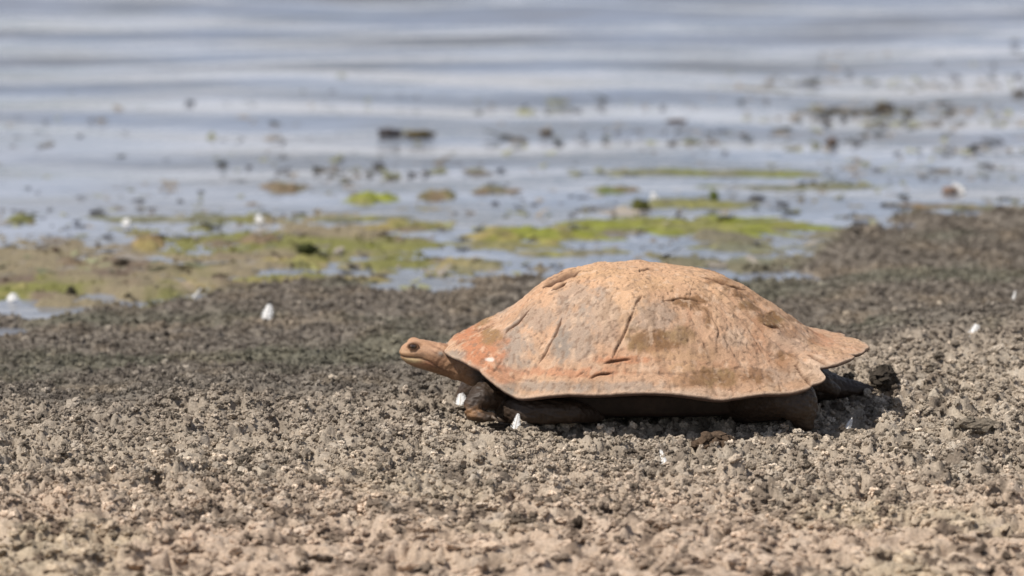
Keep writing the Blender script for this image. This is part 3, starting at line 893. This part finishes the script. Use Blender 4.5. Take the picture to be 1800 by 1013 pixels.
# ---- body: head, neck, limbs and tail as one skin
bm = bmesh.new()
def loft(secs, n=28):
    prev = None; rings_ = []
    for (c, ux, uz, hw_, zt, zb, p) in secs:
        pass
def tube(pts, n=20, sub=6):
    """pts: (x,y,z,ry,rz_up,rz_down) ; closed tube through them"""
    P_ = np.array(pts, float); t = np.arange(len(P_)); tq = np.linspace(0, len(P_) - 1, (len(P_) - 1) * sub + 1)
    Q = np.stack([interp_smooth(tq, t, P_[:, k]) for k in range(P_.shape[1])], -1)
    rr = []
    for k in range(len(Q)):
        a0 = Q[max(k - 1, 0), :3]; a1 = Q[min(k + 1, len(Q) - 1), :3]
        T = Vector(a1 - a0).normalized()
        side = Vector((0, 1, 0)) if abs(T.y) < 0.9 else Vector((1, 0, 0))
        side = (side - T * side.dot(T)).normalized()
        up = side.cross(T)
        if up.z < 0: up = -up
        ring_ = []
        for i in range(n):
            a = 2 * math.pi * i / n
            ca_, sa_ = math.cos(a), math.sin(a)
            r_up = Q[k, 4] if sa_ > 0 else Q[k, 5]
            p = Vector(Q[k, :3]) + side * (Q[k, 3] * ca_) + up * (r_up * math.copysign(abs(sa_) ** 0.9, sa_))
            ring_.append(bm.verts.new(p - Vector(T0)))
        rr.append(ring_)
    for a_, b_ in zip(rr[:-1], rr[1:]):
        for i in range(n):
            bm.faces.new((a_[i], a_[(i + 1) % n], b_[(i + 1) % n], b_[i]))
    bm.faces.new(rr[0][::-1]); bm.faces.new(rr[-1])
def headsec(px, yt, yb, hw_, Y=0.0, k=0.5):
    a = W(px, yt, Y); b = W(px, yb, Y)
    zc = a[2] * k + b[2] * (1 - k)
    return ((a[0] + b[0]) / 2, Y, zc, hw_, a[2] - zc, zc - b[2])
tube([headsec(703.0, 612, 619, .0030), headsec(705, 607, 625, .0075), headsec(711, 602, 633, .0125), headsec(720, 598, 640, .0165), headsec(732, 596, 645, .0205), headsec(746, 598, 649, .0235),
      headsec(760, 601, 653, .0250), headsec(778, 604, 659, .0245), headsec(800, 610, 666, .026, 0, .5), headsec(830, 618, 676, .032), headsec(880, 625, 690, .045), headsec(950, 630, 700, .06)], n=28)
# torso
tube([(XM - .22, 0, .085, .05, .02, .02), (XM - .17, 0, .085, .12, .04, .035), (XM, 0, .09, .16, .05, .05), (XM + .17, 0, .085, .13, .04, .035), (XM + .24, 0, .085, .05, .02, .02)], n=28)
def limb(pts): tube([(p[0], p[1], p[2], r, r * f, r * f) for (p, r, f) in pts], n=18)
# near fore limb, bent with the foot tucked back
limb([(W(905, 682, -.04), .030, 1), (W(872, 690, -.08), .028, 1), (W(848, 699, -.112), .024, .85), (W(834, 711, -.122), .020, .8), (W(833, 724, -.125), .018, .75), (W(848, 731, -.135), .014, .7), (W(872, 734, -.14), .008, .6)])
limb([(W(890, 718, -.09), .022, 1), (W(920, 723, -.125), .020, 1), (W(965, 724, -.135), .019, 1), (W(1008, 724, -.13), .019, .9), (W(1055, 732, -.10), .012, .8)])
# far fore limb
limb([(W(900, 670, .08), .032, 1), (W(850, 680, .13), .030, 1), (W(822, 694, .16), .024, .8), (W(806, 702, .165), .016, .6)])
# near hind limb
limb([(W(1290, 690, -.05), .045, 1), (W(1340, 690, -.10), .050, .9), (W(1390, 700, -.135), .043, .85), (W(1408, 718, -.135), .034, .8), (W(1412, 736, -.13), .028, .6), (W(1425, 746, -.12), .012, .5)])
# far hind limb stretched behind
limb([(W(1350, 670, .05), .045, 1), (W(1420, 672, .09), .036, .9), (W(1470, 680, .11), .026, .7), (W(1512, 684, .115), .018, .55), (W(1535, 684, .115), .010, .5)])
# tail
limb([(W(1400, 665, 0), .026, 1), (W(1440, 672, .0), .016, 1), (W(1472, 690, .01), .008, 1)])
# eye sockets' brow swelling
for sgn_ in (-1, 1):
    c = W(728, 604, 0)
    mat_ = Matrix.Translation(Vector((c[0] - T0[0], sgn_ * 0.0135, c[2]))) @ Matrix.Diagonal((0.0115, 0.0056, 0.0068, 1))
    bmesh.ops.create_icosphere(bm, subdivisions=3, radius=1, matrix=mat_)
me0 = bpy.data.meshes.new('body_rough'); bm.normal_update(); bmesh.ops.recalc_face_normals(bm, faces=bm.faces); bm.to_mesh(me0); bm.free()
tmp = bpy.data.objects.new('body_rough', me0); ROOT.objects.link(tmp)
md = tmp.modifiers.new('r', 'REMESH'); md.mode = 'VOXEL'; md.voxel_size = 0.0018; md.use_smooth_shade = True
ms = tmp.modifiers.new('s', 'SMOOTH'); ms.iterations = 5; ms.factor = 0.5
dg = bpy.context.evaluated_depsgraph_get()
me = bpy.data.meshes.new_from_object(tmp.evaluated_get(dg))
me.name = 'body'
bpy.data.objects.remove(tmp); bpy.data.meshes.remove(me0)
nv = len(me.vertices)
co = np.empty(nv * 3, dtype=np.float32); me.vertices.foreach_get('co', co); co = co.reshape(-1, 3).astype(float)
no = np.empty(nv * 3, dtype=np.float32); me.vertices.foreach_get('normal', no); no = no.reshape(-1, 3).astype(float)
Wd = co + T0
Wm = Wd.copy(); Wm[:, 1] = -np.abs(Wm[:, 1]); 
hx, hy = proj(np.stack([Wm[:, 0], np.zeros(nv), Wm[:, 2]], -1))     # outline coordinates on the middle plane
head = sstep(800, 775, hx)
d, al = segdist(hx, hy, [(700, 624), (712, 625.5), (728, 625.5), (741, 625.5), (756, 631), (775, 643), (800, 655)])
dsp = -0.0016 * np.exp(-(d / 1.6) ** 2) * head * sstep(790, 745, hx)
dsp = dsp + 0.0007 * np.exp(-((hy - 618) / 2.5) ** 2) * sstep(745, 735, hx)
# folds of the neck and skin grain
fold = np.sin((hx * 0.55 + hy * 0.35) + 2 * perlin(Wd[:, 0] * 80, Wd[:, 2] * 80, 3))
dsp = dsp + 0.0003 * fold * sstep(756, 775, hx) * head
gr = fbm(Wd[:, 0] * 190 + Wd[:, 1] * 90, Wd[:, 2] * 190 + Wd[:, 1] * 120, 6, 3)
g2 = fbm(Wd[:, 0] * 60 + Wd[:, 1] * 30, Wd[:, 2] * 60 + Wd[:, 1] * 50, 7, 3)
f2 = np.sin(Wd[:, 2] * 900 + Wd[:, 0] * 250 + 3 * g2)
dsp = dsp + 0.0005 * gr * (0.4 + (1 - head)) + 0.0022 * g2 * (1 - head) + 0.0003 * f2 * (1 - head)
co2 = co + no * dsp[:, None]
me.vertices.foreach_set('co', co2.astype(np.float32).ravel())
colb = np.ones((nv, 3)) * np.array([0.29, 0.150, 0.078])
def mixb(c, t):
    global colb
    colb = colb * (1 - t[:, None]) + np.array(c) * t[:, None]
mixb((0.40, 0.22, 0.12), sstep(0, 0.5, g2) * 0.5)
mixb((0.15, 0.085, 0.05), sstep(0.1, 0.6, -g2) * 0.5)
mixb((0.46, 0.25, 0.14), head * sstep(622, 604, hy) * 0.8)
mixb((0.50, 0.28, 0.165), head * np.exp(-(((hx - 765) / 14) ** 2 + ((hy - 610) / 7) ** 2)))
mixb((0.62, 0.45, 0.24), head * np.exp(-(((hx - 726) / 17) ** 2 + ((hy - 630) / 4.5) ** 2)))          # horny lower jaw
mixb((0.50, 0.30, 0.17), head * np.exp(-(((hx - 712) / 14) ** 2 + ((hy - 616) / 4) ** 2)) * 0.8)
mixb((0.36, 0.16, 0.085), head * np.exp(-(((hx - 755) / 18) ** 2 + ((hy - 634) / 6) ** 2)) * 0.8)
mixb((0.20, 0.105, 0.055), head * sstep(637, 648, hy + (760 - hx) * 0.12) * 0.8)
mixb((0.11, 0.05, 0.03), head * np.exp(-(d / 1.3) ** 2) * 0.8)
mixb((0.30, 0.15, 0.07), (1 - head) * (Wd[:, 1] < 0) * 0.5 * (hx > 790) * 0)
mixb((0.22, 0.2, 0.17), head * np.exp(-(((hx - 775) / 6) ** 2 + ((hy - 617) / 4) ** 2)) * 0.8)
shade_skin = sstep(835, 865, hx)  # shade below the shell, painted into the skin colour
mixb((0.045, 0.027, 0.017), shade_skin * 0.95)
mixb((0.085, 0.052, 0.035), np.maximum(sstep(815, 845, hx), sstep(0.055, 0.08, np.abs(Wd[:, 1]))) * 0.9 * sstep(722, 704, hy))  # painted shade on the upper part of the limbs
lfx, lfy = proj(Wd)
mixb((0.042, 0.025, 0.015), np.maximum(sstep(820, 850, hx), sstep(0.055, 0.08, np.abs(Wd[:, 1]))) * 0.9)  # limbs and belly skin painted dark, as in the shell's shade
mixb((0.34, 0.17, 0.075), np.exp(-(((lfx - 832) / 17) ** 2 + ((lfy - 724) / 12) ** 2)) * (Wd[:, 1] < -0.05) * sstep(-0.6, 0.3, g2) * 0.9)  # sunlit orange spot on the front foot, painted in
mixb((0.20, 0.095, 0.05), head * sstep(0.2, 0.9, np.sin(hy * 0.75 - hx * 0.33 + g2)) * sstep(745, 765, hx) * 0.6)
colb = colb * (1 + 0.12 * head[:, None]) * np.array([0.95, 1.0, 1.02])
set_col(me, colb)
m_skin = mat_attr('turtle_skin', rough=0.55, spec=0.4, bump=0.0007, bscale=420, var=0.18, vscale=260)
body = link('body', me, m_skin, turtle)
print('body verts', nv)

# eyes
m_eye, nt, b = newmat('dark_eye')
N = nt.nodes; L = nt.links
b.inputs['Roughness'].default_value = 0.06
b.inputs['Coat Weight'].default_value = 1.0
tcn = N.new('ShaderNodeTexCoord')
vl = N.new('ShaderNodeVectorMath'); vl.operation = 'LENGTH'
mpx = N.new('ShaderNodeMapping'); mpx.inputs['Scale'].default_value = (1, 0, 1)
L.new(tcn.outputs['Object'], mpx.inputs['Vector']); L.new(mpx.outputs[0], vl.inputs[0])
rmp = N.new('ShaderNodeValToRGB')
rmp.color_ramp.elements[0].position = 0.0028; rmp.color_ramp.elements[0].color = (0.006, 0.005, 0.004, 1)
rmp.color_ramp.elements[1].position = 0.0036; rmp.color_ramp.elements[1].color = (0.075, 0.038, 0.02, 1)
L.new(vl.outputs['Value'], rmp.inputs[0]); L.new(rmp.outputs[0], b.inputs['Base Color'])
m_lid = mat_attr('eyelid_skin', rough=0.55, spec=0.4, bump=0.0004, bscale=500, var=0.2, vscale=300)
for sgn_ in (-1, 1):
    bm = bmesh.new()
    bmesh.ops.create_uvsphere(bm, u_segments=28, v_segments=18, radius=1, matrix=Matrix.Diagonal((0.0072, 0.0056, 0.0050, 1)))
    me = bpy.data.meshes.new('eye'); bm.to_mesh(me); bm.free()
    me.polygons.foreach_set('use_smooth', np.ones(len(me.polygons), dtype=bool))
    e = link('eye', me, m_eye, turtle)
    c = W(726.5, 605, 0) - T0
    e.location = (c[0], sgn_ * 0.0164, c[2])
    # eyelid ring
    Vr = []; nu, nv_ = 36, 10
    for i in range(nu):
        a = 2 * math.pi * i / nu
        for j in range(nv_):
            q = 2 * math.pi * j / nv_
            r1 = 0.0016 + 0.0005 * math.sin(a)
            rr_ = 1 + 0
            Vr.append(((0.0074 + r1 * math.cos(q)) * math.cos(a), sgn_ * (0.0022 + r1 * math.sin(q)) , (0.0052 + r1 * math.cos(q)) * math.sin(a)))
    Fr = [(i * nv_ + j, ((i + 1) % nu) * nv_ + j, ((i + 1) % nu) * nv_ + (j + 1) % nv_, i * nv_ + (j + 1) % nv_) for i in range(nu) for j in range(nv_)]
    me = mesh_np('eyelid', np.array(Vr), np.array(Fr))
    set_col(me, np.ones((len(Vr), 3)) * np.array([0.27, 0.145, 0.08]))
    link('eyelid', me, m_lid, e)
# claws
m_claw, nt, b = newmat('claw_horn')
b.inputs['Base Color'].default_value = (0.12, 0.085, 0.055, 1); b.inputs['Roughness'].default_value = 0.5
def claw(P, D, L_=0.014, r=0.003):
    bm = bmesh.new()
    D = Vector(D).normalized()
    bmesh.ops.create_cone(bm, cap_ends=True, segments=10, radius1=r, radius2=0.0004, depth=L_)
    for v in bm.verts: v.co.x += -((v.co.z / L_ + 0.5) ** 2) * 0.002
    me = bpy.data.meshes.new('claw'); bm.to_mesh(me); bm.free()
    me.polygons.foreach_set('use_smooth', np.ones(len(me.polygons), dtype=bool))
    o = link('claw', me, m_claw, turtle)
    o.location = Vector(P) - Vector(T0) + D * L_ * 0.4
    o.rotation_euler = D.to_track_quat('Z', 'X').to_euler()
for k in range(4):
    claw(W(866 + k * 4, 733 + k * 1.0, -.148 + k * 0.010), (0.9, -0.35 + 0.2 * k, -0.35))
for k in range(4):
    claw(W(1422 + k * 3, 746, -.135 + k * 0.010), (0.9, -0.3 + 0.2 * k, -0.3))
for k in range(4):
    claw(W(1530, 684, .10 + k * 0.010), (1, -0.3 + 0.2 * k, -0.2))

# ------------------------------------------------------------------ clods one can tell apart
m_clod = mat_attr('clod_soil', rough=0.95, spec=0.1, bump=0.002, bscale=260, var=0.4, vscale=160)
def ground_z(x, y):
    return float(terrain(np.array([x]), np.array([y]))[0][0])
def clod(px, py, w_px, h_px, col, label, seed, zplane=0.0, rough=0.55, group=None, name='soil_clod', cat='soil clod', sub=4, sink=0.35, freq=2.0):
    c = px2plane(px, py, zplane)
    gz_ = max(ground_z(c[0], c[1]), ZW if zplane < -0.05 else -9)
    dep = (c - CAM) @ FWD
    rw = w_px / 2 * dep / FPX; rh = h_px / 2 * dep / FPX
    if zplane > -0.05: rw *= 0.8; rh *= 0.75
    if zplane > -0.05 and sink < 0.5:
        me = cluster_mesh(name, seed, 70, 0.8)
    else:
        me = clod_mesh(name, sub, seed, rough, 1.0, freq)
    n_ = len(me.vertices)
    vv = np.empty(n_ * 3, dtype=np.float32); me.vertices.foreach_get('co', vv); vv = vv.reshape(-1, 3)
    cn_ = np.array(col) * (1 + 0.5 * fbm(vv[:, 0] * 3 + seed, vv[:, 1] * 3 + vv[:, 2] * 2, seed, 3))[:, None]
    vv = vv * np.array([rw, (rw + rh) / 2, rh])
    me.vertices.foreach_set('co', vv.ravel())
    me.update()
    set_col(me, cn_)
    o = link(name, me, m_clod)
    o.location = (c[0], c[1], gz_ + rh * (1 - sink))
    tag(o, label, cat, group)
    return o
G1 = 'clods on the crumbled bank'
clod(1253, 794, 68, 60, (0.10, 0.068, 0.045), 'dark brown rough clod lying in front of the shell, right of the white feather', 3, rough=0.75, group=G1, freq=2.6, sink=.2)
clod(1552, 690, 50, 50, (0.055, 0.045, 0.035), 'dark mossy clod just behind the rear tip of the shell', 4, rough=0.75, group=G1, freq=2.6, sink=.2)
clod(786, 735, 52, 42, (0.12, 0.095, 0.07), 'dark crumbly clod under the turtle head beside its foreleg', 5, rough=0.75, group=G1, freq=2.8, sink=.2)
clod(880, 752, 60, 30, (0.11, 0.085, 0.06), 'small dark clod pushed up beside the front foot and left of the upright feather', 6, rough=0.7, group=G1)
clod(968, 758, 40, 22, (0.13, 0.10, 0.075), 'small dark clod under the shell edge right of the upright feather', 7, rough=0.7, group=G1)
clod(1716, 768, 66, 36, (0.17, 0.14, 0.105), 'wide dark clod on the bank at the right below the fluffy feather', 8, rough=0.7, group=G1)
clod(1590, 785, 60, 26, (0.11, 0.085, 0.06), 'low dark clod left of the wide dark clod', 9, rough=0.7, group=G1)
clod(150, 925, 110, 46, (0.36, 0.28, 0.20), 'broad pale earth lump in the left foreground', 11, rough=0.45, group=G1, sink=.6)
G2 = 'clumps in the shallows'
clod(685, 238, 40, 14, (0.075, 0.065, 0.065), 'nearly black clump standing in the far water', 14, ZW, 0.6, G2, 'mud_clump', 'mud clump', sink=.3)
clod(737, 240, 50, 12, (0.13, 0.10, 0.045), 'brown clump beside the nearly black one in the far water', 15, ZW, 0.6, G2, 'mud_clump', 'mud clump', sink=.3)
clod(960, 236, 22, 9, (0.12, 0.09, 0.06), 'lone small brown clump in far water above the shell', 16, ZW, 0.6, G2, 'mud_clump', 'mud clump')
clod(125, 522, 16, 18, (0.05, 0.045, 0.03), 'small blackish clump on the mud flat, nearest the water edge at the left', 17, ZW, 0.6, G2, 'mud_clump', 'mud clump')
clod(213, 468, 24, 14, (0.07, 0.055, 0.04), 'small dark clump in the middle of the left mud flat', 18, ZW, 0.6, G2, 'mud_clump', 'mud clump')
clod(98, 450, 12, 9, (0.08, 0.05, 0.04), 'tiny dark clump at the back of the left mud flat', 19, ZW, 0.6, G2, 'mud_clump', 'mud clump')
clod(540, 458, 30, 18, (0.05, 0.055, 0.02), 'dark tuft of weed on the crown of the olive mound', 20, ZW, 0.6, G2, 'mud_clump', 'mud clump', sink=-0.5)
clod(1462, 255, 20, 13, (0.13, 0.10, 0.085), 'dark greyish brown clump in the far right water', 21, ZW, 0.6, G2, 'mud_clump', 'mud clump')
clod(1190, 218, 34, 10, (0.12, 0.09, 0.08), 'flat brown clump in the far water right of centre', 22, ZW, 0.6, G2, 'mud_clump', 'mud clump')
clod(1792, 170, 24, 14, (0.12, 0.11, 0.1), 'dark clump at the right edge of the far water', 23, ZW, 0.6, G2, 'mud_clump', 'mud clump')
clod(1555, 192, 30, 12, (0.09, 0.07, 0.05), 'dark clump at the end of the farthest weed bank', 24, ZW, 0.6, G2, 'mud_clump', 'mud clump')
clod(1675, 338, 34, 12, (0.28, 0.19, 0.14), 'pinkish brown clump beside a white feather near the right waterline', 25, ZW, 0.6, G2, 'mud_clump', 'mud clump')
clod(1255, 355, 14, 22, (0.10, 0.12, 0.03), 'dark green knob on the dull olive mat', 26, ZW, 0.6, G2, 'mud_clump', 'mud clump')
clod(1125, 368, 26, 20, (0.10, 0.10, 0.03), 'dark olive knob at the left end of the longest green mat', 27, ZW, 0.6, G2, 'mud_clump', 'mud clump')

# ------------------------------------------------------------------ feathers
m_fea, nt, b = newmat('white_feather')
N = nt.nodes; L = nt.links
tcn = N.new('ShaderNodeTexCoord')
wv = N.new('ShaderNodeTexNoise'); wv.inputs['Scale'].default_value = 160; wv.inputs['Detail'].default_value = 3
mpp = N.new('ShaderNodeMapping'); mpp.inputs['Scale'].default_value = (1, 1, 4)
L.new(tcn.outputs['Object'], mpp.inputs[0]); L.new(mpp.outputs[0], wv.inputs['Vector'])
rp = N.new('ShaderNodeValToRGB')
rp.color_ramp.elements[0].color = (0.62, 0.60, 0.57, 1); rp.color_ramp.elements[0].position = 0.3
rp.color_ramp.elements[1].color = (0.78, 0.77, 0.75, 1); rp.color_ramp.elements[1].position = 0.6
L.new(wv.outputs['Fac'], rp.inputs[0]); L.new(rp.outputs[0], b.inputs['Base Color'])
b.inputs['Roughness'].default_value = 0.7
b.inputs['Subsurface Weight'].default_value = 0.15; b.inputs['Subsurface Radius'].default_value = (0.02, 0.02, 0.02)
m_quill, nt, b = newmat('feather_quill')
b.inputs['Base Color'].default_value = (0.62, 0.55, 0.44, 1)
G3 = 'white feathers dropped on the shore'
def feather(px, py, length, width, lean, turn, label, seed, zplane=0.0, sink=-0.002):
    length *= 0.9; width *= 0.8
    """a curled feather standing or lying: vane of two webs with ragged barbs, and its shaft"""
    rnd = random.Random(seed)
    c = px2plane(px, py, zplane)
    gz_ = max(ground_z(c[0], c[1]), ZW if zplane < -0.05 else -9)
    root = empty('feather', (c[0], c[1], gz_ - sink))
    tag(root, label, 'feather', G3)
    nl = 26
    curl = rnd.uniform(0.1, 0.5); down = rnd.uniform(0.25, 0.45); top = rnd.uniform(0.7, 1.3)
    vs = []; fs = []
    nb = 46
    for side in (-1, 1):
        wk = rnd.uniform(0.75, 1.1)
        for i in range(nb):
            t = (i + rnd.random() * 0.6) / nb * 0.99
            w = width * 0.5 * wk * (min(1, (t + 0.12) / 0.22)) * (1 - t) ** (0.55 * top) * rnd.uniform(0.92, 1.04)
            if rnd.random() < 0.06: w *= 0.5
            fluffy = max(0, 1 - t / down)
            rise = w * (0.55 + 0.7 * t) * rnd.uniform(0.94, 1.06)
            bw = length / nb * rnd.uniform(1.6, 2.3)
            ybend = rnd.gauss(0, 0.06 + 0.4 * fluffy) * w
            zb = rnd.gauss(0, 0.02 + 0.2 * fluffy) * w
            k = len(vs)
            for q in range(5):
                u = q / 4
                x_ = side * w * u; z_ = t * length + rise * u * u + zb * u * u
                y_ = -curl * length * t * t * 0.5 + 0.22 * w * u * u + ybend * u * u
                b2 = bw * (1 - 0.75 * u ** 2) * 0.5
                for (dy_, dz_) in ((-0.00012, -b2), (0.00012, -b2), (0.00012, b2), (-0.00012, b2)):
                    vs.append((x_, y_ + dy_, z_ + dz_))
            for q in range(4):
                for e_ in range(4):
                    e2 = (e_ + 1) % 4
                    fs.append((k + q * 4 + e_, k + q * 4 + e2, k + q * 4 + 4 + e2, k + q * 4 + 4 + e_))
            fs.append((k, k + 3, k + 2, k + 1)); fs.append((k + 16, k + 17, k + 18, k + 19))
    me = mesh_np('vane', np.array(vs), np.array(fs), False)
    link('vane', me, m_fea, root)
    # shaft
    sv_ = []
    for i in range(nl + 1):
        t = i / nl
        r = 0.0007 * (1 - 0.8 * t) + 0.0001
        for q in range(6):
            a = q * math.pi / 3
            sv_.append((r * math.cos(a), -curl * length * t * t * 0.5 + r * math.sin(a) - 0.0002, t * length - 0.006 * (1 - t)))
    me = mesh_np('shaft', np.array(sv_), grid_faces(nl + 1, 6, True))
    link('shaft', me, m_quill, root)
    root.rotation_euler = (R(lean[0]), R(lean[1]), R(turn))
    return root
feather(903, 764, 0.036, 0.028, (-30, 2), -25, 'white upright pointed feather in front of the turtle beside its front foot', 1)
feather(926, 770, 0.014, 0.022, (-50, 10), -30, 'small white downy feather close right of the upright pointed one', 2)
feather(1167, 814, 0.032, 0.017, (-50, -36), -20, 'narrow white feather leaning left on the bank in front of the shell', 3)
feather(808, 700, 0.026, 0.034, (-50, -10), -15, 'white feather half hidden under the front edge of the shell behind the foreleg', 4)
feather(1490, 760, 0.022, 0.014, (-42, 20), -10, 'thin pale feather standing on the bank right of the turtle hind leg', 5)
feather(465, 556, 0.038, 0.038, (-48, 4), -15, 'bright white upright feather on the dark strip left of the turtle', 6, -0.06)
feather(457, 394, 0.026, 0.040, (-55, 0), 10, 'white rounded feather on the far mud left of centre', 7, ZW)
feather(1707, 596, 0.032, 0.028, (-48, 15), -20, 'fluffy white feather on the crest at the right', 8, -0.01)
feather(1779, 550, 0.028, 0.010, (-35, 8), -20, 'thin white feather standing near the right edge of the picture', 9, -0.03)
feather(1152, 354, 0.024, 0.034, (-50, 0), 15, 'white feather at the far side of the dull olive mat', 10, ZW)
feather(338, 532, 0.036, 0.014, (-30, 40), 10, 'pinkish white feather leaning right at the left waterline', 11, ZW)
feather(18, 532, 0.022, 0.040, (-55, 0), -10, 'white feather on the ochre mat at the left edge', 12, ZW)
feather(1693, 340, 0.034, 0.030, (-40, -40), 15, 'white feather beside the pinkish clump near the right waterline', 13, ZW)
feather(222, 398, 0.022, 0.030, (-55, 0), 0, 'small pale feather on the far shallows at the left', 14, ZW)
